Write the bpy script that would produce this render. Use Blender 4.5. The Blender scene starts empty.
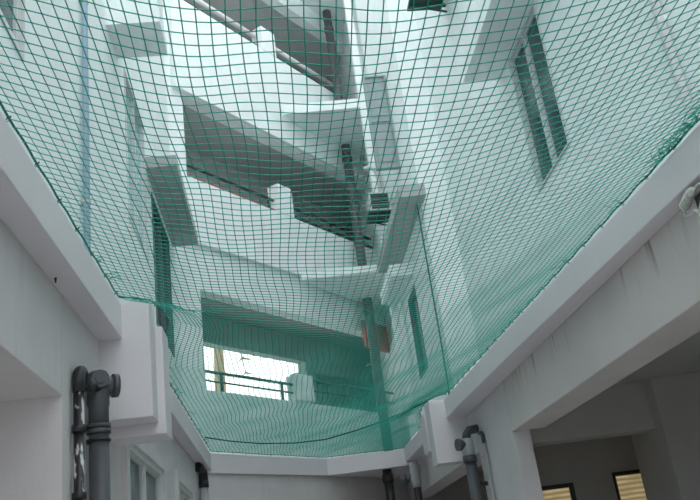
import bpy, bmesh, math, random
from mathutils import Vector, Matrix
random.seed(7)
SC = bpy.context.scene
COL = SC.collection
PI = math.pi

# ------------------------------------------------------------------ materials
def new_mat(name):
    m = bpy.data.materials.new(name); m.use_nodes = True
    nt = m.node_tree
    return m, nt, nt.nodes['Principled BSDF']

def srgb(r, g, b):
    f = lambda c: (c/255/12.92) if c/255 <= .04045 else ((c/255+.055)/1.055)**2.4
    return (f(r), f(g), f(b), 1)

def plaster(name, col, var=.06, rough=.85, bump=.15, scale=3.0, dirt=None, dirt_amt=.0, zlo=0, zhi=1):
    m, nt, bs = new_mat(name)
    N = nt.nodes; L = nt.links
    tc = N.new('ShaderNodeTexCoord')
    n1 = N.new('ShaderNodeTexNoise'); n1.inputs['Scale'].default_value = scale; n1.inputs['Detail'].default_value = 6
    L.new(tc.outputs['Object'], n1.inputs['Vector'])
    r = N.new('ShaderNodeValToRGB')
    r.color_ramp.elements[0].position = .3; r.color_ramp.elements[1].position = .7
    r.color_ramp.elements[0].color = tuple(c*(1-var) for c in col[:3])+(1,)
    r.color_ramp.elements[1].color = tuple(min(1, c*(1+var*.5)) for c in col[:3])+(1,)
    L.new(n1.outputs['Fac'], r.inputs['Fac'])
    out = r.outputs['Color']
    if dirt:
        mp = N.new('ShaderNodeMapping'); mp.inputs['Scale'].default_value = (9, 9, .9)
        L.new(tc.outputs['Object'], mp.inputs['Vector'])
        n2 = N.new('ShaderNodeTexNoise'); n2.inputs['Scale'].default_value = 1.3; n2.inputs['Detail'].default_value = 5
        L.new(mp.outputs['Vector'], n2.inputs['Vector'])
        r2 = N.new('ShaderNodeValToRGB')
        r2.color_ramp.elements[0].position = .57; r2.color_ramp.elements[1].position = .72
        L.new(n2.outputs['Fac'], r2.inputs['Fac'])
        mu = N.new('ShaderNodeMath'); mu.operation = 'MULTIPLY'; mu.inputs[1].default_value = dirt_amt
        if zhi > zlo and zlo > 0:
            sx = N.new('ShaderNodeSeparateXYZ'); L.new(tc.outputs['Object'], sx.inputs[0])
            mr = N.new('ShaderNodeMapRange'); mr.inputs['From Min'].default_value = zlo; mr.inputs['From Max'].default_value = zhi
            L.new(sx.outputs['Z'], mr.inputs['Value'])
            m3 = N.new('ShaderNodeMath'); m3.operation = 'MULTIPLY'
            L.new(r2.outputs['Color'], m3.inputs[0]); L.new(mr.outputs['Result'], m3.inputs[1]); L.new(m3.outputs[0], mu.inputs[0])
        else: L.new(r2.outputs['Color'], mu.inputs[0])
        mix = N.new('ShaderNodeMixRGB'); mix.inputs['Color2'].default_value = dirt
        L.new(mu.outputs[0], mix.inputs['Fac']); L.new(out, mix.inputs['Color1'])
        out = mix.outputs['Color']
    L.new(out, bs.inputs['Base Color'])
    bs.inputs['Roughness'].default_value = rough
    nb = N.new('ShaderNodeTexNoise'); nb.inputs['Scale'].default_value = 60; nb.inputs['Detail'].default_value = 3
    L.new(tc.outputs['Object'], nb.inputs['Vector'])
    bp = N.new('ShaderNodeBump'); bp.inputs['Strength'].default_value = bump; bp.inputs['Distance'].default_value = .01
    L.new(nb.outputs['Fac'], bp.inputs['Height']); L.new(bp.outputs['Normal'], bs.inputs['Normal'])
    return m

def simple(name, col, rough=.5, metal=0, var=.12, scale=20, trans=0):
    m, nt, bs = new_mat(name)
    N = nt.nodes; L = nt.links
    tc = N.new('ShaderNodeTexCoord'); n1 = N.new('ShaderNodeTexNoise')
    n1.inputs['Scale'].default_value = scale; L.new(tc.outputs['Object'], n1.inputs['Vector'])
    mix = N.new('ShaderNodeMixRGB')
    mix.inputs['Color1'].default_value = tuple(c*(1-var) for c in col[:3])+(1,)
    mix.inputs['Color2'].default_value = tuple(min(1, c*(1+var)) for c in col[:3])+(1,)
    L.new(n1.outputs['Fac'], mix.inputs['Fac']); L.new(mix.outputs['Color'], bs.inputs['Base Color'])
    bs.inputs['Roughness'].default_value = rough; bs.inputs['Metallic'].default_value = metal
    return m

M = {}
M['paint'] = plaster('white_outer_plaster', (.82, .885, .89, 1), .04, dirt=(.50, .52, .52, 1), dirt_amt=.10)
M['paint_low'] = plaster('white_ground_floor_plaster', (.74, .705, .715, 1), .07, dirt=(.36, .35, .33, 1), dirt_amt=.10, scale=1.8)
M['beam_stained'] = plaster('streaked_beam_plaster', (.74, .68, .67, 1), .08, dirt=(.18, .17, .15, 1), dirt_amt=.75, scale=1.6, zlo=2.86, zhi=3.06)
M['ledge'] = plaster('smooth_ledge_plaster', (.80, .765, .80, 1), .04, scale=1.5)
M['soffit'] = plaster('plain_soffit_plaster', (.7, .7, .7, 1), .06)
M['inner'] = plaster('corridor_plaster', (.58, .60, .595, 1), .06)
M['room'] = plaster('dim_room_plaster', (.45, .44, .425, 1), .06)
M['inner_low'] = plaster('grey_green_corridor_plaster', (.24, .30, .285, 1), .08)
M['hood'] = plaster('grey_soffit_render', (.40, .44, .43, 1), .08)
M['shutter'] = simple('grey_louvre_paint', (.30, .36, .37, 1), .6)
M['floor'] = plaster('grey_floor_screed', (.62, .62, .61, 1), .1, .8)
M['net'] = simple('green_nylon_twine', (.010, .38, .30, 1), .55, var=.25, scale=4)
def twine():
    m = M['net']; nt = m.node_tree; N = nt.nodes; L = nt.links
    bs = N['Principled BSDF']; tr = N.new('ShaderNodeBsdfTranslucent'); tr.inputs['Color'].default_value = (.04, .62, .50, 1)
    mx = N.new('ShaderNodeMixShader'); mx.inputs[0].default_value = .32
    L.new(bs.outputs[0], mx.inputs[1]); L.new(tr.outputs[0], mx.inputs[2]); L.new(mx.outputs[0], N['Material Output'].inputs['Surface'])
twine()
M['rope'] = simple('dark_green_rope', (.008, .13, .095, 1), .7, var=.3, scale=60)
M['pipe'] = simple('dark_grey_plastic_pipe', (.085, .092, .105, 1), .42)
M['pipe_black'] = simple('blackened_pipe', (.025, .025, .027, 1), .4)
M['pipe_light'] = simple('light_grey_pipe', (.42, .43, .44, 1), .45)
M['pipe_blue'] = simple('pale_blue_pipe', (.40, .55, .66, 1), .5)
M['pipe_white'] = simple('white_pipe', (.88, .9, .92, 1), .4)
M['pipe_brown'] = simple('dull_brown_grey_pipe', (.10, .11, .11, 1), .5)
M['rail_dark'] = simple('dark_painted_rail', (.03, .045, .045, 1), .45)
M['rail_light'] = simple('pale_painted_rail', (.70, .68, .69, 1), .4)
M['rail_red'] = simple('rusty_red_rail', (.33, .11, .08, 1), .6)
M['alu'] = simple('pale_aluminium_frame', (.62, .65, .66, 1), .4, .2)
M['frame_white'] = simple('white_window_frame', (.74, .75, .75, 1), .4)
M['frame_dark'] = simple('dark_teal_window_frame', (.07, .14, .14, 1), .5)
M['board'] = simple('red_brown_board', (.55, .12, .12, 1), .6)
M['ac_body'] = simple('off_white_metal_casing', (.62, .66, .64, 1), .45)
M['ac_dark'] = simple('dark_green_grille', (.03, .07, .06, 1), .5)
M['trunk'] = simple('palm_trunk_bark', (.26, .21, .13, 1), .9, var=.4)
M['frond'] = simple('palm_leaf_green', (.12, .17, .06, 1), .6, var=.3)
M['metal'] = simple('galvanised_metal', (.55, .55, .53, 1), .35, .6)
M['cable'] = simple('grey_white_cable', (.62, .62, .58, 1), .5)
def glass(name, col):
    m, nt, bs = new_mat(name)
    N = nt.nodes; L = nt.links
    tc = N.new('ShaderNodeTexCoord'); n = N.new('ShaderNodeTexNoise'); n.inputs['Scale'].default_value = 1.2
    L.new(tc.outputs['Object'], n.inputs['Vector'])
    mx = N.new('ShaderNodeMixRGB'); mx.inputs['Color1'].default_value = col
    mx.inputs['Color2'].default_value = tuple(c*1.7 for c in col[:3])+(1,)
    L.new(n.outputs['Fac'], mx.inputs['Fac']); L.new(mx.outputs['Color'], bs.inputs['Base Color'])
    bs.inputs['Roughness'].default_value = .12; bs.inputs['Specular IOR Level'].default_value = .18
    return m
M['glass'] = glass('dark_teal_glass', (.035, .075, .08, 1))
M['glass_pale'] = glass('pale_blue_glass', (.26, .42, .43, 1))
def peel():
    m, nt, bs = new_mat('peeling_black_pipe'); N = nt.nodes; L = nt.links
    tc = N.new('ShaderNodeTexCoord'); mp = N.new('ShaderNodeMapping'); mp.inputs['Scale'].default_value = (14, 14, 5)
    L.new(tc.outputs['Object'], mp.inputs['Vector'])
    n = N.new('ShaderNodeTexNoise'); n.inputs['Scale'].default_value = 1.6; n.inputs['Detail'].default_value = 4
    L.new(mp.outputs['Vector'], n.inputs['Vector'])
    r = N.new('ShaderNodeValToRGB'); r.color_ramp.elements[0].position = .54; r.color_ramp.elements[1].position = .58
    r.color_ramp.elements[0].color = (.022, .022, .025, 1); r.color_ramp.elements[1].color = (.62, .62, .62, 1)
    L.new(n.outputs['Fac'], r.inputs['Fac']); L.new(r.outputs['Color'], bs.inputs['Base Color'])
    bs.inputs['Roughness'].default_value = .35
    return m
M['peel'] = peel()
def litpane():
    m, nt, bs = new_mat('lit_blind_window'); N = nt.nodes; L = nt.links
    tc = N.new('ShaderNodeTexCoord'); w = N.new('ShaderNodeTexWave'); w.bands_direction = 'Z'
    w.inputs['Scale'].default_value = 6; w.inputs['Distortion'].default_value = 1.5
    L.new(tc.outputs['Object'], w.inputs['Vector'])
    n = N.new('ShaderNodeTexNoise'); n.inputs['Scale'].default_value = 7
    L.new(tc.outputs['Object'], n.inputs['Vector'])
    ad = N.new('ShaderNodeMath'); ad.operation = 'MULTIPLY'; L.new(w.outputs['Fac'], ad.inputs[0]); L.new(n.outputs['Fac'], ad.inputs[1])
    r = N.new('ShaderNodeValToRGB'); r.color_ramp.elements[0].color = (.42, .30, .13, 1); r.color_ramp.elements[1].color = (.85, .70, .42, 1)
    r.color_ramp.elements[1].position = .7
    L.new(ad.outputs[0], r.inputs['Fac'])
    L.new(r.outputs['Color'], bs.inputs['Base Color']); L.new(r.outputs['Color'], bs.inputs['Emission Color'])
    bs.inputs['Emission Strength'].default_value = .26
    return m
M['lit'] = litpane()

# ------------------------------------------------------------------ mesh helpers
class MB:
    def __init__(s): s.v = []; s.f = []; s.smooth = []
    def add(s, vs, fs, smooth=False):
        o = len(s.v); s.v += [tuple(v) for v in vs]
        for f in fs: s.f.append(tuple(o+i for i in f)); s.smooth.append(smooth)
        return s
    def hexa(s, p):   # 8 points: bottom loop then top loop
        return s.add(p, [(0, 3, 2, 1), (4, 5, 6, 7), (0, 1, 5, 4), (1, 2, 6, 5), (2, 3, 7, 6), (3, 0, 4, 7)])
    def box(s, x0, x1, y0, y1, z0, z1):
        return s.hexa([(x0, y0, z0), (x1, y0, z0), (x1, y1, z0), (x0, y1, z0), (x0, y0, z1), (x1, y0, z1), (x1, y1, z1), (x0, y1, z1)])
    def prism(s, poly, z0, z1):
        n = len(poly)
        vs = [(x, y, z0) for x, y in poly]+[(x, y, z1) for x, y in poly]
        fs = [tuple(range(n))[::-1], tuple(range(n, 2*n))]+[(i, (i+1) % n, n+(i+1) % n, n+i) for i in range(n)]
        return s.add(vs, fs)
    def tube(s, pts, r, n=10, caps=True, rs=None):
        pts = [Vector(p) for p in pts]
        up = None; rings = []
        for i, p in enumerate(pts):
            a = pts[max(i-1, 0)]; b = pts[min(i+1, len(pts)-1)]
            t = (b-a).normalized()
            if up is None:
                up = Vector((0, 0, 1)) if abs(t.z) < .9 else Vector((1, 0, 0))
            u = t.cross(up).normalized(); w = u.cross(t).normalized(); up = w
            rr = rs[i] if rs else r
            rings.append([p+(u*math.cos(2*PI*k/n)+w*math.sin(2*PI*k/n))*rr for k in range(n)])
        vs = [v for g in rings for v in g]; fs = []
        for i in range(len(rings)-1):
            for k in range(n):
                fs.append((i*n+k, i*n+(k+1) % n, (i+1)*n+(k+1) % n, (i+1)*n+k))
        s.add(vs, fs, True)
        if caps:
            o = len(s.v)-len(vs)
            s.f.append(tuple(o+k for k in range(n))[::-1]); s.smooth.append(False)
            s.f.append(tuple(o+(len(rings)-1)*n+k for k in range(n))); s.smooth.append(False)
        return s
    def cyl(s, a, b, r, n=16): return s.tube([a, b], r, n)
    def build(s, name, mat, parent=None, bevel=0):
        me = bpy.data.meshes.new(name)
        # origin stays at world zero for set pieces; children share their thing's frame
        off = Vector((0, 0, 0))
        if parent is not None: off = ROOTS.get(parent.name, Vector((0, 0, 0)))
        me.from_pydata([tuple(Vector(v)-off) for v in s.v], [], s.f)
        for i, p in enumerate(me.polygons): p.use_smooth = s.smooth[i]
        bm = bmesh.new(); bm.from_mesh(me)
        bmesh.ops.recalc_face_normals(bm, faces=bm.faces)
        if bevel:
            es = [e for e in bm.edges if len(e.link_faces) == 2 and e.calc_face_angle(0) > .5]
            bmesh.ops.bevel(bm, geom=es, offset=bevel, segments=2, affect='EDGES', profile=.6)
        bm.to_mesh(me); bm.free()
        me.materials.append(M[mat])
        o = bpy.data.objects.new(name, me); COL.objects.link(o)
        if parent is not None:
            o.parent = parent; ROOTS[o.name] = off
        return o
ROOTS = {}

def thing(name, label, cat, loc, group=None):
    o = bpy.data.objects.new(name, None); COL.objects.link(o)
    o.empty_display_size = .1
    o.location = loc; ROOTS[o.name] = Vector(loc)
    o['label'] = label; o['category'] = cat
    if group: o['group'] = group
    return o

def struct(o, label=None, cat=None):
    o['kind'] = 'structure'
    if label: o['label'] = label
    if cat: o['category'] = cat
    return o

def panel(mb, fn, u0, u1, v0, v1, holes, t):
    """rectangular wall with rectangular holes; fn(u, v, w) gives a point, w runs 0..t into the wall"""
    us = sorted({u0, u1, *[h[0] for h in holes], *[h[1] for h in holes]}); us = [u for u in us if u0 <= u <= u1]
    vs = sorted({v0, v1, *[h[2] for h in holes], *[h[3] for h in holes]}); vs = [v for v in vs if v0 <= v <= v1]
    nu, nv = len(us)-1, len(vs)-1
    solid = {}
    for i in range(nu):
        for j in range(nv):
            cu, cv = (us[i]+us[i+1])/2, (vs[j]+vs[j+1])/2
            solid[i, j] = not any(h[0] < cu < h[1] and h[2] < cv < h[3] for h in holes)
    P = lambda i, j, w: fn(us[i], vs[j], w)
    for (i, j), sl in solid.items():
        if not sl: continue
        for w in (0, t):
            mb.add([P(i, j, w), P(i+1, j, w), P(i+1, j+1, w), P(i, j+1, w)], [(0, 1, 2, 3)])
        for di, dj, a, b in ((-1, 0, (0, 0), (0, 1)), (1, 0, (1, 0), (1, 1)), (0, -1, (0, 0), (1, 0)), (0, 1, (0, 1), (1, 1))):
            if not solid.get((i+di, j+dj), False):
                mb.add([P(i+a[0], j+a[1], 0), P(i+b[0], j+b[1], 0), P(i+b[0], j+b[1], t), P(i+a[0], j+a[1], t)], [(0, 1, 2, 3)])
    return mb

def weld(o):
    bm = bmesh.new(); bm.from_mesh(o.data)
    bmesh.ops.remove_doubles(bm, verts=bm.verts, dist=1e-4)
    bmesh.ops.recalc_face_normals(bm, faces=bm.faces)
    bm.to_mesh(o.data); bm.free(); return o

# facade frame: t runs along the diagonal rear facade, off towards the courtyard
P0 = Vector((-1.047, 11.1, 0)); D = Vector((.644, .765, 0)).normalized(); NN = Vector((.765, -.644, 0)).normalized()
def F(t, off, z): return P0+D*t+NN*off+Vector((0, 0, z))
def F2(t, off): p = F(t, off, 0); return (p.x, p.y)
def fbox(mb, t0, t1, o0, o1, z0, z1):
    return mb.hexa([F(t0, o0, z0), F(t1, o0, z0), F(t1, o1, z0), F(t0, o1, z0), F(t0, o0, z1), F(t1, o0, z1), F(t1, o1, z1), F(t0, o1, z1)])

TOP = 13.0
LZ0, LZ1 = 3.05, 3.30            # ledge slab
# ------------------------------------------------------------------ ground
struct(MB().box(-7, 9, -7, 22, -.15, 0).build('floor', 'floor'), 'grey screed ground of the courtyard', 'floor')

struct(MB().box(-7, 9, -5.2, -4.9, 0, 3.3).build('wall_front_blocker', 'paint_low'), 'unseen low wall added behind the viewer to block horizon light', 'wall')  # added out of view to cut low sky light on viewer-facing surfaces
# ------------------------------------------------------------------ left side
wl = MB()
panel(wl, lambda u, v, w: (-1.19-w, u, v), -4, 11.0, LZ1, TOP, [(2.5, 3.91, 4.42, 5.9), (7.15, 8.3, 4.95, 6.60), (8.75, 10.2, 4.4, 5.98)], .3)
struct(weld(wl.build('wall_left', 'paint')), 'tall left upper wall carrying the pale blue pipe', 'wall')

wl = MB()
panel(wl, lambda u, v, w: (-1.0-w, u, v), 4.0, 11.3, 0, LZ0+.03, [(5.60, 7.22, 1.2, 2.62), (8.22, 9.42, 1.2, 2.65)], .4)
struct(weld(wl.build('wall_left_ground', 'paint_low')), 'ground floor left wall below the concrete boxes', 'wall')
struct(MB().box(-3.4, -1.4, 4.0, 4.4, 0, LZ0).build('wall_left_recess', 'paint_low'), 'recess end wall at the lower left corner', 'wall')
struct(MB().box(-3.6, -3.3, -4, 4.2, 0, LZ0).build('wall_left_back', 'paint_low'), 'rear wall inside the left recess', 'wall')
struct(MB().box(-3.3, -1.0, -4, 4.0, 2.57, LZ0+.03).build('ceiling_left', 'paint_low', bevel=.008), 'deep beam and ceiling over the left recess', 'ceiling')
# ledge
struct(MB().prism([(-1.45, -4), (-.90, -4), (-.865, 4.9), (-.88, 10.95), (-1.45, 10.3)], LZ0+.03, LZ1).build('trim_1', 'ledge', bevel=.008), 'long left concrete ledge along the net', 'ledge')
struct(MB().box(-1.02, -.70, 4.85, 5.05, 2.60, 3.31).build('trim_2', 'ledge', bevel=.008), 'left white concrete box nearest the dark drainpipe', 'concrete box')
struct(MB().box(-1.02, -.655, 5.05, 5.32, 2.53, 3.2).build('trim_3', 'ledge', bevel=.008), 'left white concrete box behind the nearer box', 'concrete box')
# hood and balcony box
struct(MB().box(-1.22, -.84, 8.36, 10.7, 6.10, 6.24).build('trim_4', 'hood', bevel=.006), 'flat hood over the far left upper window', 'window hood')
bb = MB(); bb.box(-1.22, -.71, 6.28, 6.80, 6.46, 6.62); bb.box(-1.22, -.73, 6.30, 6.78, 6.62, 7.1)
struct(bb.build('trim_5', 'paint'), 'white cantilevered concrete box high on the left wall', 'concrete box')

def window(idx, fn, u0, u1, v0, v1, label, mull=(.5,), fr=.03, depth=.10, gmat='glass', fmat='alu', transom=None):
    """frame, mullions and panes set in a hole: fn(u, v, w) with w into the wall"""
    def bx(mb, a0, a1, b0, b1, w0, w1):
        mb.hexa([fn(a0, b0, w0), fn(a1, b0, w0), fn(a1, b0, w1), fn(a0, b0, w1), fn(a0, b1, w0), fn(a1, b1, w0), fn(a1, b1, w1), fn(a0, b1, w1)])
    root = bpy.data.objects.new('window_%d' % idx, None); COL.objects.link(root)
    root['kind'] = 'structure'; root['label'] = label; root['category'] = 'window'
    loc = Vector(fn((u0+u1)/2, v0, 0)); root.location = loc; ROOTS[root.name] = loc
    f = MB()
    bx(f, u0, u0+fr, v0, v1, -.012, depth); bx(f, u1-fr, u1, v0, v1, -.012, depth)
    bx(f, u0+fr, u1-fr, v0, v0+fr, -.012, depth); bx(f, u0+fr, u1-fr, v1-fr, v1, -.012, depth)
    f.build('window_frame', fmat, root)
    edges = [u0+fr]
    for q in mull:
        c = u0+(u1-u0)*q
        m = MB(); bx(m, c-.018, c+.018, v0+fr, v1-fr, .0, depth*.8); m.build('mullion', fmat, root)
        edges += [c-.018, c+.018]
    edges.append(u1-fr)
    for k in range(0, len(edges), 2):
        a, b = edges[k], edges[k+1]
        s = .016
        sh = MB()
        bx(sh, a, a+s, v0+fr, v1-fr, .02, .07); bx(sh, b-s, b, v0+fr, v1-fr, .02, .07)
        bx(sh, a+s, b-s, v0+fr, v0+fr+s, .02, .07); bx(sh, a+s, b-s, v1-fr-s, v1-fr, .02, .07)
        so = sh.build('sash', fmat, root)
        p = MB(); bx(p, a+s, b-s, v0+fr+s, v1-fr-s, .04, .052); p.build('pane', gmat, so)
    return root

window(1, lambda u, v, w: (-1.19-w, u, v), 2.5, 3.91, 4.42, 5.9, 'upper left window cut by the corner of the photo')
window(2, lambda u, v, w: (-1.19-w, u, v), 7.15, 8.3, 4.95, 6.60, 'upper left window below the cantilevered box', gmat='glass_pale')
window(3, lambda u, v, w: (-1.19-w, u, v), 8.75, 10.2, 4.4, 5.98, 'tall dark upper left window below the flat hood', fmat='frame_dark')
window(4, lambda u, v, w: (-1.0-w, u, v), 5.60, 7.22, 1.2, 2.62, 'ground floor left window nearest the dark drainpipe', fmat='frame_white', fr=.045)
window(5, lambda u, v, w: (-1.0-w, u, v), 8.22, 9.42, 1.2, 2.65, 'ground floor left window nearest the back corner', fmat='frame_white', fr=.045)
# raised surrounds of the two ground floor windows
for k, (a, b, z) in enumerate(((5.48, 7.34, 2.62), (8.10, 9.54, 2.65))):
    s = MB(); s.box(-1.0, -.965, a, b, z, z+.10); s.box(-1.0, -.965, a, a+.10, 1.1, z); s.box(-1.0, -.965, b-.10, b, 1.1, z)
    struct(s.build('trim_%d' % (6+k), 'paint_low'), 'raised plaster surround of the %s ground floor left window' % ('nearer' if k == 0 else 'farther'), 'window surround')

# ------------------------------------------------------------------ right side
wr = MB()
panel(wr, lambda u, v, w: (2.59+w, u, v), -4, 10.0, LZ1, TOP, [(5.83, 6.74, 4.64, 6.08)], .35)
struct(weld(wr.build('wall_right', 'paint')), 'near right upper wall with the large dark window', 'wall')
wr = MB()
panel(wr, lambda u, v, w: (2.2+w, u, v), 10.0, 18.2, LZ1, TOP, [(11.42, 12.15, 4.2, 5.45)], .74)
struct(weld(wr.build('wall_right_far', 'paint')), 'stepped-in far right upper wall beside the rear facade', 'wall')
window(6, lambda u, v, w: (2.59+w, u, v), 5.83, 6.74, 4.64, 6.08, 'large two-pane window high on the right wall', mull=(.5,), fr=.03)
window(7, lambda u, v, w: (2.2+w, u, v), 11.42, 12.15, 4.2, 5.45, 'narrow dark window on the far right wall', mull=(), fmat='frame_dark')
struct(MB().box(2.2, 2.62, 4.4, 7.1, 6.10, 6.26).build('trim_8', 'paint', bevel=.006), 'flat hood over the large right window', 'window hood')
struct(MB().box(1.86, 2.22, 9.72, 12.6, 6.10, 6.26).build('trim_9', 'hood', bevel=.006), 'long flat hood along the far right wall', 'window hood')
struct(MB().box(1.85, 2.22, 11.3, 12.66, 5.58, 5.76).build('trim_29', 'paint', bevel=.006), 'short white hood just above the narrow far right window', 'window hood')
# ledge, boxes, beams, pillar
struct(MB().prism([(2.10, -4), (2.03, 3.0), (1.93, 6.3), (1.88, 8.6), (1.88, 12.75), (3.0, 12.75), (3.0, -4)], LZ0+.05, LZ1).build('trim_10', 'ledge', bevel=.008), 'long right concrete ledge along the net', 'ledge')
struct(MB().box(1.70, 2.12, 9.18, 9.48, 2.62, 3.31).build('trim_11', 'ledge', bevel=.008), 'right white concrete box nearest the right drainpipe', 'concrete box')
struct(MB().box(1.685, 2.12, 9.48, 9.86, 2.80, 3.23).build('trim_12', 'ledge', bevel=.008), 'right white concrete box behind the nearer box', 'concrete box')
struct(MB().box(2.11, 2.42, -4, 7.5, 2.635, LZ0+.05).build('trim_13', 'beam_stained', bevel=.008), 'stained right beam over the dark room', 'beam')
struct(MB().box(2.11, 2.42, 8.9, 14.4, 2.66, LZ0+.05).build('trim_14', 'paint_low', bevel=.008), 'far right beam beyond the pillar', 'beam')
struct(MB().box(2.11, 2.28, 7.5, 8.9, 0, LZ0+.05).build('wall_right_ground', 'paint_low', bevel=.008), 'broad right pillar behind the right drainpipe', 'pillar')
# dim room behind the right beam
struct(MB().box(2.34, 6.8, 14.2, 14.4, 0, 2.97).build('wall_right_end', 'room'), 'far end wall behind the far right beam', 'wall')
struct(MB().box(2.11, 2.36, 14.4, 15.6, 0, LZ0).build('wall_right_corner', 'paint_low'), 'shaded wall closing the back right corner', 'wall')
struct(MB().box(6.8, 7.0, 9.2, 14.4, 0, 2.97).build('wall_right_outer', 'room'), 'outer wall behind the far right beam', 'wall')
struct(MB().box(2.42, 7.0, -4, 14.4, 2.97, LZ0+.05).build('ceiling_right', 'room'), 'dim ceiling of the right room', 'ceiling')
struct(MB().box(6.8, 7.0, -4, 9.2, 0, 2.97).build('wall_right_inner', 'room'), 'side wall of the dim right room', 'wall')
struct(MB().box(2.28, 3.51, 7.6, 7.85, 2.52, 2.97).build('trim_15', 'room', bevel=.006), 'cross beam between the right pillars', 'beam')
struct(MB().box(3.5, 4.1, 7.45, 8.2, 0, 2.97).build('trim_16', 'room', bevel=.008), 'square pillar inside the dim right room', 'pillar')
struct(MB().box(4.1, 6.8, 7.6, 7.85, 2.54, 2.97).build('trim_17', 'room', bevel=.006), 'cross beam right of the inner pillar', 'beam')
rr = MB()
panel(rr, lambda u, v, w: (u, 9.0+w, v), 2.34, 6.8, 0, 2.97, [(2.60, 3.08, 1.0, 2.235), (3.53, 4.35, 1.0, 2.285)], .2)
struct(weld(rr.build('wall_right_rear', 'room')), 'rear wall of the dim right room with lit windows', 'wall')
window(8, lambda u, v, w: (u, 9.0+w, v), 2.60, 3.08, 1.0, 2.235, 'left lit window inside the dim right room', mull=(), gmat='lit', fmat='rail_dark', fr=.025)
window(9, lambda u, v, w: (u, 9.0+w, v), 3.53, 4.35, 1.0, 2.285, 'right lit window inside the dim right room', mull=(), gmat='lit', fmat='rail_dark', fr=.025)

# ------------------------------------------------------------------ rear: ledge, ground wall, diagonal facade
struct(MB().prism([(-.9, 10.95), (.69, 12.80), (1.88, 12.75), (2.4, 12.75), (2.4, 15.4), F2(5.4, -.1), F2(-.6, -.1), (-1.45, 10.3)], LZ0, LZ1).build('trim_18', 'ledge', bevel=.008), 'angled back concrete ledge below the rear facade', 'ledge')
struct(fbox(MB(), -.2, 5.3, -.15, .17, 0, LZ0).build('wall_back_ground', 'paint_low'), 'plain ground floor back wall under the ledge', 'wall')
wb = MB()
OPEN = [(.22, 5.2, 4.20, 5.65), (.10, 5.2, 7.35, 8.86), (.05, 5.2, 10.62, 12.2)]
panel(wb, lambda u, v, w: F(u, -w, v), -.4, 5.2, LZ1, TOP, OPEN, .22)
struct(weld(wb.build('wall_back', 'paint')), 'diagonal rear facade with three open corridor floors', 'wall')
for k, (z0, z1) in enumerate(((6.33, 7.37), (8.87, 10.64))):
    struct(fbox(MB(), -.12, 5.1, -.16, .09, z0, z1).build('trim_%d' % (19+k), 'paint', bevel=.006), '%s parapet band across the rear facade' % ('lower' if k == 0 else 'upper'), 'parapet')
# corridor slabs and back walls
for k, (z0, z1) in enumerate(((LZ0, LZ1), (6.08, 6.33), (9.30, 9.55), (12.5, 12.75))):
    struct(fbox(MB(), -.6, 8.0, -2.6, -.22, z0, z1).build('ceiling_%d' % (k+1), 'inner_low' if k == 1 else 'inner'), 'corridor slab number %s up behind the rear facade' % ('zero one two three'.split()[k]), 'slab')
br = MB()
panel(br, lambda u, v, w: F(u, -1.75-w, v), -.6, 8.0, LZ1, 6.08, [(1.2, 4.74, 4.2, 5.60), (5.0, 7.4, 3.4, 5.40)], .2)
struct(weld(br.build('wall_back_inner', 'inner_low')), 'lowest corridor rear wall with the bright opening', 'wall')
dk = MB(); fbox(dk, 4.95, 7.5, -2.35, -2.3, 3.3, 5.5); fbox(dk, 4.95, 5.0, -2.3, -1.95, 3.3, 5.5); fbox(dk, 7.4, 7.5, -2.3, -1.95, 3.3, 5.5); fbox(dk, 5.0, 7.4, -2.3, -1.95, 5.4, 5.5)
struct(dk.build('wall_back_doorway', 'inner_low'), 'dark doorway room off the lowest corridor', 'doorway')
br = MB(); panel(br, lambda u, v, w: F(u, -1.75-w, v), -.6, 8.0, 6.33, 9.3, [(.6, 2.6, 7.4, 8.299999999999999)], .2)  # hole is an unseen opening added to let daylight onto the corridor ceiling
struct(weld(br.build('wall_back_middle', 'inner')), 'middle corridor rear wall', 'wall')
br = MB(); panel(br, lambda u, v, w: F(u, -1.75-w, v), -.6, 8.0, 9.55, 12.5, [(.6, 2.6, 10.6, 11.45)], .2)  # same added opening, hidden behind the parapet, to brighten the top corridor
struct(weld(br.build('wall_back_top', 'inner')), 'top corridor rear wall', 'wall')
struct(fbox(MB(), -.6, -.4, -1.75, -.22, LZ1, TOP).build('wall_back_side', 'inner'), 'left end wall of the corridors', 'wall')
# triangular corner landings
for k, (z0, z1) in enumerate(((6.19, 6.33), (9.33, 9.52), (12.5, 12.7))):
    struct(MB().prism([(.62, 12.79), (2.2, 12.74), (2.2, 14.93), F2(3.2, .085)], z0, z1).build('trim_%d' % (22+k), 'paint', bevel=.006), '%s triangular landing slab in the back right corner' % ('lowest middle top'.split()[k]), 'landing')
struct(MB().box(2.0, 2.12, 12.70, 12.86, LZ1, TOP).build('trim_25', 'paint', bevel=.006), 'slim white pier right of the tall downpipe', 'pier')
for k, (z0, z1) in enumerate(((4.20, 4.62), (7.37, 7.92), (10.64, 11.16))):
    struct(fbox(MB(), 2.11, 2.49, -.14, .10, z0, z1).build('trim_%d' % (26+k), 'paint', bevel=.02), 'stub post on the %s parapet of the rear facade' % ('lowest middle top'.split()[k]), 'post')

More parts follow.
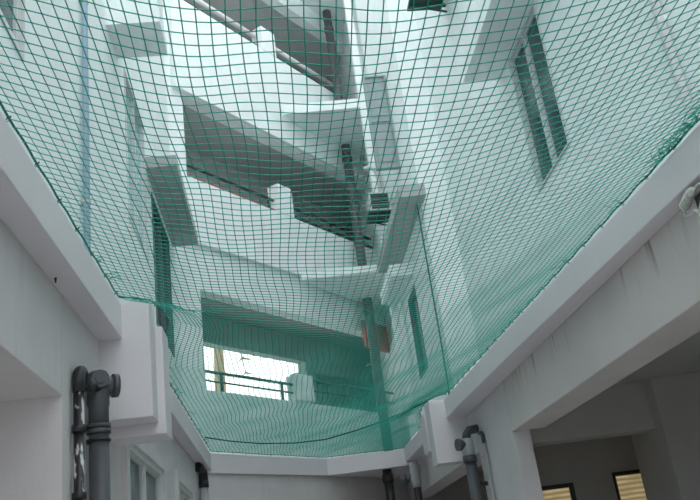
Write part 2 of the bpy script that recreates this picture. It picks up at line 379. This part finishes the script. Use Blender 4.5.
# ------------------------------------------------------------------ railings (two spans per floor)
def railing(t0, t1, rails, posts, base, mat, label, rad):
    loc = F((t0+t1)/2, -.03, base)
    r = thing('railing', label, 'railing', loc, 'pipe railings on the rear facade')
    for z, rd, mm in rails:
        MB().cyl(F(t0, -.03, z), F(t1, -.03, z), rd, 12).build('rail', mm or mat, r)
    zt = max(z for z, _, _ in rails)
    for t in posts:
        MB().cyl(F(t, -.03, base), F(t, -.03, zt), rad, 10).build('post', mat, r)
railing(.22, 2.11, [(4.47, .022, None), (4.34, .014, None)], (.56, 1.86), 4.20, 'rail_dark', 'dark pipe railing in front of the bright opening', .024)
railing(2.49, 5.0, [(4.60, .022, None), (4.42, .014, None)], (3.6,), 4.20, 'rail_dark', 'dark pipe railing right of the bright opening, lowest floor', .024)
railing(.10, 2.11, [(7.64, .026, None), (7.46, .022, 'rail_red')], (1.98,), 7.37, 'rail_dark', 'dark railing with a reddish lower rail on the middle parapet', .02)
railing(2.49, 5.0, [(7.66, .030, None), (7.48, .034, None)], (3.7,), 7.37, 'rail_dark', 'dark railing right of the stub post on the middle parapet', .02)
railing(.05, 2.11, [(10.96, .042, None), (10.78, .016, 'rail_dark')], (), 10.64, 'rail_light', 'pale pipe railing left of the stub post on the top parapet', .02)
railing(2.49, 4.55, [(10.96, .042, None), (10.78, .020, 'rail_dark')], (4.5,), 10.64, 'rail_light', 'pale pipe railing right of the stub post on the top parapet', .03)

# ------------------------------------------------------------------ pipes
def arc(c, r, a0, a1, ax, ay, n=8):
    c = Vector(c); ax = Vector(ax); ay = Vector(ay)
    return [c+ax*(r*math.cos(a0+(a1-a0)*i/n))+ay*(r*math.sin(a0+(a1-a0)*i/n)) for i in range(n+1)]

def drainpipe_left():
    x, y = -.935, 4.5
    t = thing('drainpipe', 'thick dark grey drainpipe below the left concrete box', 'drainpipe', (x, y, 0))
    MB().cyl((x, y, 0), (x, y, 2.50), .052, 24).build('pipe', 'pipe', t)
    c = MB(); c.cyl((x, y, 2.465), (x, y, 2.487), .062, 24); c.cyl((x, y, 2.495), (x, y, 2.515), .062, 24); c.build('collar', 'pipe', t)
    MB().tube([(x, y, 2.50), (x, y, 2.60), (x, y, 2.62), (x, y, 2.78), (x, y, 2.80)], .064, 24, rs=[.053, .053, .058, .058, .045]).build('tee_joint', 'pipe', t)
    d = Vector((.35, -.94, 0)).normalized(); c0 = Vector((x, y, 2.745))
    e = MB().tube([c0, c0+d*.07], .042, 24).build('inlet', 'pipe', t)
    m = MB(); m.tube([c0+d*.06, c0+d*.08], .048, 24); m.tube([c0+d*.08, c0+d*.088], .026, 20); m.build('end_cap', 'pipe', e)
    MB().tube([(-.962, 4.335, 2.685), (-.93, 4.45, 2.70)], .022, 12).build('branch', 'pipe_black', t)
    d2 = Vector((.9, .44, 0)).normalized()
    e = MB().tube([c0-Vector((0, 0, .02)), c0+d2*.10-Vector((0, 0, .02))], .052, 20).build('inlet', 'pipe', t)
    MB().tube([c0+d2*.075-Vector((0, 0, .02)), c0+d2*.105-Vector((0, 0, .02))], .064, 20).build('end_cap', 'pipe', e)
    b = MB(); b.box(-1.0, x-.045, y-.012, y+.012, 2.415, 2.44); b.tube(arc((x, y, 2.43), .055, 0, 2*PI, (1, 0, 0), (0, 1, 0), 20), .008, 6); b.build('bracket', 'pipe_black', t)
drainpipe_left()

def thin_pipe_left():
    x, y = -.962, 4.17
    t = thing('vent_pipe', 'thin peeling black pipe with a hooked top beside the drainpipe', 'pipe', (x, y, 0))
    MB().cyl((x, y, 0), (x, y, 2.68), .026, 14).build('pipe', 'peel', t)
    pts = [(x, y, 2.62)]+arc((x, y+.06, 2.68), .06, PI, 0.15, (0, 1, 0), (0, 0, 1), 10)+[(x, y+.14, 2.68)]
    MB().tube(pts, .030, 14).build('elbow', 'pipe_black', t)
    for z in (1.75, 2.10, 2.42): MB().cyl((x, y, z), (x, y, z+.035), .034, 14).build('coupling', 'pipe_black', t)
    MB().cyl((-.985, y+.10, 0), (-.985, y+.10, 2.6), .012, 10).build('conduit', 'pipe_light', t)
thin_pipe_left()

def corner_pipe():
    x, y = -.93, 10.3
    t = thing('drainpipe', 'grey drainpipe with a black elbow in the left back corner', 'drainpipe', (x, y, 0))
    MB().cyl((x, y, 0), (x, y, 2.86), .05, 16).build('pipe', 'pipe_light', t)
    pts = [(x, y, 2.84), (x, y, 2.92)]+[(x-.0, y-.04, 2.99), (x-.02, y-.12, 3.02), (x-.05, y-.2, 3.03)]
    MB().tube(pts, .056, 14).build('elbow', 'pipe_black', t)
    MB().cyl((x, y, 2.80), (x, y, 2.88), .06, 16).build('collar', 'pipe_black', t)
corner_pipe()

def right_pipe():
    x, y = 1.97, 8.78
    t = thing('drainpipe', 'dark grey drainpipe below the right concrete box', 'drainpipe', (x, y, 0))
    MB().cyl((x, y, 0), (x, y, 2.62), .06, 20).build('pipe', 'pipe', t)
    MB().cyl((x, y, 2.55), (x, y, 2.62), .074, 20).build('collar', 'pipe', t)
    MB().tube([(x, y, 2.60), (x, y, 2.66), (x, y, 2.78), (x, y, 2.80)], .06, 20, rs=[.060, .066, .066, .045]).build('tee_joint', 'pipe_light', t)
    e = MB().tube([(x, y, 2.74), (x-.11, y-.03, 2.74)], .05, 18).build('inlet', 'pipe', t)
    MB().tube([(x-.08, y-.022, 2.74), (x-.115, y-.032, 2.74)], .064, 18).build('end_cap', 'pipe', e)
    MB().tube([(x, y, 2.78), (x+.01, y, 2.84), (x+.04, y, 2.88), (2.11, y, 2.89)], .046, 16).build('elbow', 'pipe', t)
    b = MB(); b.box(x+.05, 2.11, y-.012, y+.012, 2.3, 2.34); b.build('bracket', 'pipe_black', t)
    t = thing('conduit', 'thin pale conduit beside the right drainpipe', 'conduit', (2.085, 8.52, 0))
    MB().cyl((2.085, 8.52, 0), (2.085, 8.52, 2.72), .014, 10).build('pipe', 'pipe_light', t)
    MB().tube([(2.085, 8.52, 2.70), (2.085, 8.52, 2.78), (2.085, 8.56, 2.81), (2.085, 8.66, 2.82)], .02, 10).build('elbow', 'pipe', t)
right_pipe()

def back_right_pipes():
    x, y = 1.93, 12.35
    t = thing('drainpipe', 'grey jointed drainpipe hanging under the ledge in the right back corner', 'drainpipe', (x, y, 0))
    MB().cyl((x, y, 0), (x, y, 2.70), .055, 16).build('pipe', 'pipe_black', t)
    MB().tube([(x, y, 2.68), (x, y, 2.74), (x, y, 3.0), (x, y, 3.05)], .06, 16, rs=[.055, .075, .075, .06]).build('tee_joint', 'pipe_light', t)
    e = MB().tube([(x, y, 2.86), (x-.17, y+.1, 2.82)], .055, 14).build('inlet', 'pipe', t)
    MB().tube([(x-.12, y+.07, 2.83), (x-.2, y+.115, 2.815)], .07, 14).build('end_cap', 'pipe', e)
    x, y = 1.60, 12.95
    t = thing('drainpipe', 'blackened drainpipe against the back wall, left of the jointed pipe', 'drainpipe', (x, y, 0))
    MB().cyl((x, y, 0), (x, y, 3.05), .07, 16).build('pipe', 'pipe_black', t)
    MB().cyl((x, y, 2.86), (x, y, 2.98), .085, 16).build('collar', 'pipe_black', t)
back_right_pipes()

def tall_pipe():
    p = F(4.15, .25, 0)
    t = thing('downpipe', 'tall dark downpipe running down the rear facade corner', 'downpipe', (p.x, p.y, LZ1))
    MB().cyl((p.x, p.y, LZ1), (p.x, p.y, TOP), .085, 18).build('pipe', 'pipe_brown', t)
    for z in (5.9, 9.0, 12.0):
        c = MB(); c.cyl((p.x, p.y, z), (p.x, p.y, z+.09), .10, 18); c.build('collar', 'pipe_brown', t)
    for z in (5.0, 8.0, 11.0):
        q = F(4.15, .05, z); b = MB(); b.tube([(p.x, p.y, z), q], .02, 8); b.build('bracket', 'pipe_brown', t)
tall_pipe()

t = thing('pipe', 'pale blue vertical pipe on the left upper wall', 'pipe', (-1.155, 5.28, LZ1))
MB().cyl((-1.155, 5.28, LZ1), (-1.155, 5.28, TOP), .023, 14).build('pipe_run', 'pipe_blue', t)
for z in (4.2, 5.9, 7.6): MB().box(-1.19, -1.13, 5.255, 5.305, z, z+.03).build('clip', 'pipe_light', t)
t = thing('pipe', 'white vertical pipe on the right upper wall', 'pipe', (2.555, 4.05, LZ1))
MB().cyl((2.555, 4.05, 3.9), (2.555, 4.05, TOP), .03, 14).build('pipe_run', 'pipe_white', t)
for z in (4.5, 6.2): MB().box(2.53, 2.59, 4.025, 4.075, z, z+.03).build('clip', 'pipe_white', t)

# ------------------------------------------------------------------ air conditioners
def ac(name_lab, x0, x1, y0, y1, z0, z1, face):
    t = thing('air_conditioner', name_lab, 'air conditioner', ((x0+x1)/2, (y0+y1)/2, z0))
    MB().box(x0, x1, y0, y1, z0, z1).build('casing', 'ac_body', t, bevel=.012)
    g = MB()
    if face == 'x':
        yc = y0+(y1-y0)*.4; zc = (z0+z1)/2
        for r in (.06, .12, .18, .22): g.tube(arc((x0-.012, yc, zc), r, 0, 2*PI, (0, 1, 0), (0, 0, 1), 28), .007, 6)
        for a in range(8): g.tube([(x0-.012, yc, zc), (x0-.012, yc+.22*math.cos(a*PI/4), zc+.22*math.sin(a*PI/4))], .006, 6)
        g.build('fan_grille', 'ac_dark', t)
    else:
        n = 7
        for i in range(n): 
            z = z0+.05+(z1-z0-.1)*i/(n-1); g.box(x0+.02, x1-.02, y0-.02, y0-.002, z-.012, z+.012)
        g.build('grille', 'ac_dark', t)
    tr = MB(); tr.box(x0-.05, x1+.05, y0-.03, y1+.03, z0-.035, z0-.003); tr.build('drip_tray', 'ac_dark', t)
    xw = 2.58 if y1 < 10 else 2.185
    for yb in (y0+.08, y1-.08):
        b = MB(); b.box(x0-.02, xw, yb-.02, yb+.02, z0-.075, z0-.035); b.tube([(x0+.05, yb, z0-.06), (xw, yb, z0-.16)], .014, 8)
        b.build('bracket', 'ac_dark', t)
    return t
ac('air conditioner outdoor unit high on the right wall, top centre', 2.16, 2.50, 7.70, 8.46, 8.12, 8.72, 'x')
a = ac('small louvred air conditioner unit below the tall grey shutter panel', 1.80, 2.12, 11.95, 12.35, 6.93, 7.26, 'y')
MB().tube([(2.02, 12.1, 7.25), (2.02, 12.1, 7.55), (1.99, 12.08, 7.72), (1.88, 12.05, 7.76), (1.80, 12.05, 7.74)], .035, 10).build('hose', 'ac_body', a)

t = thing('shutter_panel', 'tall grey shutter panel facing the courtyard in the right corner', 'shutter', (2.02, 11.05, 7.2))
f = MB(); f.box(1.84, 1.87, 11.0, 11.1, 7.2, 8.83); f.box(2.17, 2.2, 11.0, 11.1, 7.2, 8.83); f.box(1.87, 2.17, 11.0, 11.1, 7.2, 7.23); f.box(1.87, 2.17, 11.0, 11.1, 8.8, 8.83)
f.build('panel_frame', 'shutter', t)
for k in range(2):
    z0, z1 = (7.23, 8.0) if k == 0 else (8.03, 8.8)
    f = MB(); f.box(1.872, 2.168, 11.03, 11.05, z0, z1); f.box(1.90, 2.14, 11.022, 11.03, z0+.06, z1-.06)
    f.build('sheet', 'shutter', t, bevel=.004)
MB().box(1.87, 2.17, 11.01, 11.07, 8.0, 8.03).build('rail', 'shutter', t)

t = thing('notice_board', 'small red-brown board behind the tall downpipe', 'board', F(4.85, .10, 5.4))
fbox(MB(), 4.22, 5.0, .02, .06, 5.36, 5.82).build('board_face', 'board', t)
fr = MB(); fbox(fr, 4.2, 5.0, .02, .075, 5.34, 5.36); fbox(fr, 4.2, 5.0, .02, .075, 5.82, 5.84); fbox(fr, 4.2, 4.22, .02, .075, 5.34, 5.84)
fr.build('board_frame', 'board', t)

# ------------------------------------------------------------------ hanging rope, hook, cable
o = MB().tube([(2.13, 9.98, 6.08), (2.135, 9.99, 5.2), (2.14, 10.0, 4.2), (2.13, 9.98, 3.55), (2.06, 9.95, 3.32)], .011, 8).build('rope', 'rope')
o['label'] = 'dark green rope hanging from the hood corner to the right ledge'; o['category'] = 'rope'
HX, HY = -.97, 3.76
h = MB(); h.cyl((HX, HY, 3.082), (HX, HY, 3.070), .006, 10); h.tube(arc((HX, HY, 3.064), .007, 0, 2*PI, (0, 1, 0), (0, 0, 1), 14), .003, 8)
o = h.build('eye_hook', 'pipe_black'); o['label'] = 'small eye hook under the left ledge'; o['category'] = 'hook'

t = thing('cable_clamp', 'ribbed metal cable clamp with a looped cable on the right beam', 'cable clamp', (2.05, 3.42, 3.0))
c0 = Vector((2.02, 3.43, 3.045)); ax = Vector((0, .95, -.32)).normalized(); sd = Vector((0, .32, .95)).normalized()
m = MB(); m.tube([c0-ax*.075, c0-ax*.068, c0-ax*.045, c0+ax*.045, c0+ax*.068, c0+ax*.075], .02, 16, rs=[.008, .016, .021, .021, .016, .008]); m.build('clamp_body', 'cable', t)
for i in range(7):
    m = MB(); m.tube(arc(c0-ax*(.048-.016*i), .0225, 0, 2*PI, (1, 0, 0), sd, 14), .0035, 6); m.build('clamp_rib', 'metal', t)
def cable(pts, r):
    # round the corners of a hand-laid path
    p = [Vector((2.03,)+q) for q in pts]
    for _ in range(3):
        q = [p[0]]
        for a, b in zip(p, p[1:]): q += [a*.75+b*.25, a*.25+b*.75]
        p = q+[p[-1]]
    MB().tube(p, r, 8).build('cable', 'cable', t)
cable([(3.50, 3.025), (3.515, 2.995), (3.46, 2.975), (3.41, 2.985), (3.37, 2.93), (3.36, 2.80), (3.36, 2.60)], .008)
cable([(3.36, 3.068), (3.31, 3.075), (3.29, 3.03), (3.35, 2.985), (3.41, 2.94), (3.41, 2.85), (3.40, 2.60)], .007)
MB().box(2.036, 2.11, 3.28, 3.40, 2.975, 3.04).build('mount_plate', 'pipe_black', t)

# ------------------------------------------------------------------ palm beyond the bright opening
def palm(b):
    b = Vector(b)
    t = thing('palm_tree', 'palm tree seen through the bright corridor opening', 'palm tree', b)
    pts = [b+Vector((.02*i, 0, i*1.0)) for i in range(11)]
    MB().tube(pts, .16, 14, rs=[.17-.004*i+(.012 if i % 2 else 0) for i in range(11)]).build('trunk', 'trunk', t)
    top = pts[-1]
    for k in range(12):
        a = k*2*PI/12+.2; d = Vector((math.cos(a), math.sin(a), 0)); sd = Vector((-d.y, d.x, 0))
        spine = [top+d*(1.9*s)+Vector((0, 0, .75*s-1.9*s*s*(1+.3*(k % 3)))) for s in [i/12 for i in range(13)]]
        m = MB(); m.tube(spine, .02, 6, rs=[.03-.002*i for i in range(13)])
        for i in range(1, 13):
            for sg in (-1, 1):
                w = .55*(1-(i/13)**2)*.9+.08
                p = spine[i]; q = p+sd*sg*w+d*.18-Vector((0, 0, .25*w))
                e = (spine[i]-spine[i-1]).normalized()*.035; n = Vector((0, 0, .006))
                m.add([p-e, p+e, q, p-e+n, p+e+n, q+n], [(0, 1, 2), (3, 5, 4), (0, 3, 4, 1), (1, 4, 5, 2), (2, 5, 3, 0)])
        m.build('frond', 'frond', t)
palm((-1.6, 22.99, 0))

# ------------------------------------------------------------------ safety net
def lerp(a, b, s): return a+(b-a)*s
def smooth(s): s = max(0, min(1, s)); return s*s*(3-2*s)
def XL(y):
    pts = [(-9, -.91), (4.80, -.866), (4.87, -.70), (5.05, -.66), (5.32, -.645), (6.4, -.87), (30, -.88)]
    for (a, p), (b, q) in zip(pts, pts[1:]):
        if a <= y <= b: return lerp(p, q, (y-a)/(b-a))
def XR(y):
    pts = [(-9, 2.12), (3.0, 2.035), (6.3, 1.935), (8.6, 1.885), (8.9, 1.85), (9.17, 1.69), (9.5, 1.69), (9.9, 1.71), (10.6, 1.87), (30, 1.87)]
    for (a, p), (b, q) in zip(pts, pts[1:]):
        if a <= y <= b: return lerp(p, q, (y-a)/(b-a))
def YE(x): return 10.98+(x+.88)*1.172 if x < .67 else 12.80
NU = 65; Y0 = .7; SAG = .21
YS = [Y0]
while YS[-1] < 13.8: YS.append(YS[-1]+lerp(.057, .044, smooth((YS[-1]-2.8)/3.5)))
def wob(a, b): return math.sin(a*1.7+b*.9)+.6*math.sin(a*.63-b*1.9+1.3)+.5*math.sin(a*3.1+b*2.3+.4)
def node(i, j):
    u = i/NU
    x0 = lerp(-.90, 1.95, u)
    sh = -.20*max(0, x0-.45)**2 - .12*max(0, .1-x0)**2
    y = YS[j]+sh+.012*wob(i*.21, j*.13)
    ye = YE(x0)
    xl, xr = XL(y), XR(y)
    bl = (1-smooth((x0+.90)/.75)); brr = smooth((x0-1.35)/.6)
    x = x0+(xl+.90)*bl+(xr-1.95)*brr
    edge = min(u, 1-u)
    x += .010*wob(j*.11+2, i*.17)*min(1, edge*8)
    fade = smooth((ye-y)/6.5)
    z = 3.318-SAG*(4*u*(1-u))*fade+.010*wob(i*.15, j*.08+5)*min(1, edge*6)*fade*(1-.6*smooth((y-5)/4))
    if i in (0, NU): z = 3.318+.004*math.sin(j*1.1)
    return x, y, z, ye
rowsN = len(YS)
grid = {}
for i in range(NU+1):
    done = False
    for j in range(rowsN):
        if done: break
        x, y, z, ye = node(i, j)
        if y >= ye-.015: y = ye; z = 3.318; done = True
        grid[i, j] = Vector((x, y, z))
nv = []; nf = []
def strand(pts, r):
    o = len(nv); n = 3
    for k, p in enumerate(pts):
        a = pts[max(k-1, 0)]; b = pts[min(k+1, len(pts)-1)]; tt = (b-a).normalized()
        sd = tt.cross(Vector((0, 0, 1))).normalized(); up = sd.cross(tt)
        for q in range(3):
            an = PI/2+q*2*PI/3
            nv.append(tuple(p+(sd*math.cos(an)+up*math.sin(an))*r))
    for k in range(len(pts)-1):
        for q in range(3):
            nf.append((o+k*3+q, o+k*3+(q+1) % 3, o+k*3+3+(q+1) % 3, o+k*3+3+q))
R_T = .0022
for i in range(NU+1):
    pts = [grid[i, j] for j in range(rowsN) if (i, j) in grid]
    if len(pts) > 1: strand(pts, R_T)
for j in range(rowsN):
    run = []
    for i in range(NU+2):
        if (i, j) in grid: run.append(grid[i, j])
        else:
            if len(run) > 1: strand(run, R_T)
            run = []
# knots at the crossings
for (i, j), p in grid.items():
    o = len(nv); r = .0053
    for d in ((r, 0, 0), (-r, 0, 0), (0, r, 0), (0, -r, 0), (0, 0, r*.7), (0, 0, -r*.7)): nv.append((p.x+d[0], p.y+d[1], p.z+d[2]))
    for a in (0, 1):
        for b in (2, 3):
            for c in (4, 5): nf.append((o+a, o+b, o+c))
# gathered slack of mesh along the two long edges
for side in (0, 1):
    ys = (2.9, 3.05, 3.2, 3.34, 3.5, 4.1, 5.0, 6.0, 7.1, 8.0) if side else (4.2, 4.5, 5.9, 6.6, 7.4, 8.4, 9.4, 10.2)
    for y in ys:
        for k in range(12 if (side and y < 3.6) else 3):
            yy = y+random.uniform(-.06, .06); base = (XR(yy) if side else XL(yy)); sg = -1 if side else 1
            ln = random.uniform(.02, .10)
            p = Vector((base, yy, 3.318))
            q = p+Vector((sg*ln, random.uniform(-.14, .14), random.uniform(.0, .01)))
            mid = (p+q)/2+Vector((random.uniform(-.02, .02), random.uniform(-.05, .05), random.uniform(.0, .012)))
            strand([p, mid, q], .0026)

net = thing('safety_net', 'green square-mesh safety net stretched over the courtyard', 'net', (.5, 6, 3.3))
m = MB(); m.v = nv; m.f = nf; m.smooth = [False]*len(nf)
m.build('mesh', 'net', net)
# border rope with lashings, and a cord across the far end
def border(idx):
    b = MB()
    pts = []
    if idx == 'left': pts = [grid[0, j] for j in range(rowsN) if (0, j) in grid]
    elif idx == 'right': pts = [grid[NU, j] for j in range(rowsN) if (NU, j) in grid]
    else:
        for i in range(NU+1):
            pts.append(max((grid[i, j] for j in range(rowsN) if (i, j) in grid), key=lambda p: p.y))
    b.tube([p+Vector((0, 0, .004)) for p in pts], .0055, 6)
    b.build('border_rope', 'rope', net)
    for k in range(2, len(pts)-1, 6 if idx != 'back' else 4):
        l = MB()
        p = pts[k]; inn = {'left': Vector((1, 0, 0)), 'right': Vector((-1, 0, 0)), 'back': Vector((.2, -1, 0)).normalized()}[idx]
        al = Vector((inn.y, -inn.x, 0)); a = random.uniform(.008, .016)
        l.tube([p-al*.012, p+inn*a+Vector((0, 0, .012)), p+al*.012, p-inn*.012-Vector((0, 0, .012)), p-al*.012], .0024, 4)
        l.build('lashing', 'rope', net)
for k in ('left', 'right', 'back'): border(k)
seam = [(-.83, 9.71, 3.29), (-.55, 10.0, 3.26), (-.22, 10.25, 3.235), (.2, 10.5, 3.23), (.59, 10.5, 3.23), (.95, 10.15, 3.24), (1.25, 9.75, 3.25), (1.68, 9.07, 3.29)]
MB().tube(seam, .008, 8).build('seam_cord', 'rope', net)
# ------------------------------------------------------------------ light
w = bpy.data.worlds.new('overcast_sky'); SC.world = w; w.use_nodes = True
nt = w.node_tree; bg = nt.nodes['Background']
tc = nt.nodes.new('ShaderNodeTexCoord'); sp = nt.nodes.new('ShaderNodeSeparateXYZ')
nt.links.new(tc.outputs['Generated'], sp.inputs[0])
rp = nt.nodes.new('ShaderNodeValToRGB')
rp.color_ramp.elements[0].position = .0; rp.color_ramp.elements[0].color = (.85, .88, .885, 1)
rp.color_ramp.elements[1].position = .9; rp.color_ramp.elements[1].color = (.95, .975, .985, 1)
nt.links.new(sp.outputs['Z'], rp.inputs[0]); nt.links.new(rp.outputs['Color'], bg.inputs['Color'])
bg.inputs['Strength'].default_value = 1.6

# ------------------------------------------------------------------ camera
cam = bpy.data.cameras.new('camera'); co = bpy.data.objects.new('camera', cam); COL.objects.link(co)
R = ((.98990422, -.09309572, .10687757), (-.06470765, .37405579, .92514604), (-.12610531, -.92272176, .36425540))
mm = Matrix([[R[i][0], -R[i][1], -R[i][2]] for i in range(3)])
co.matrix_world = Matrix.Translation((0, 0, 1.6)) @ mm.to_4x4()
cam.sensor_width = 36; cam.lens = 36*829/700; cam.clip_start = .05
SC.camera = co
vs = SC.view_settings
vs.view_transform = 'Standard'; vs.look = 'None'; vs.gamma = 1; vs.use_curve_mapping = False; vs.exposure = 0.74
SC.cycles.max_bounces = 8; SC.cycles.diffuse_bounces = 6
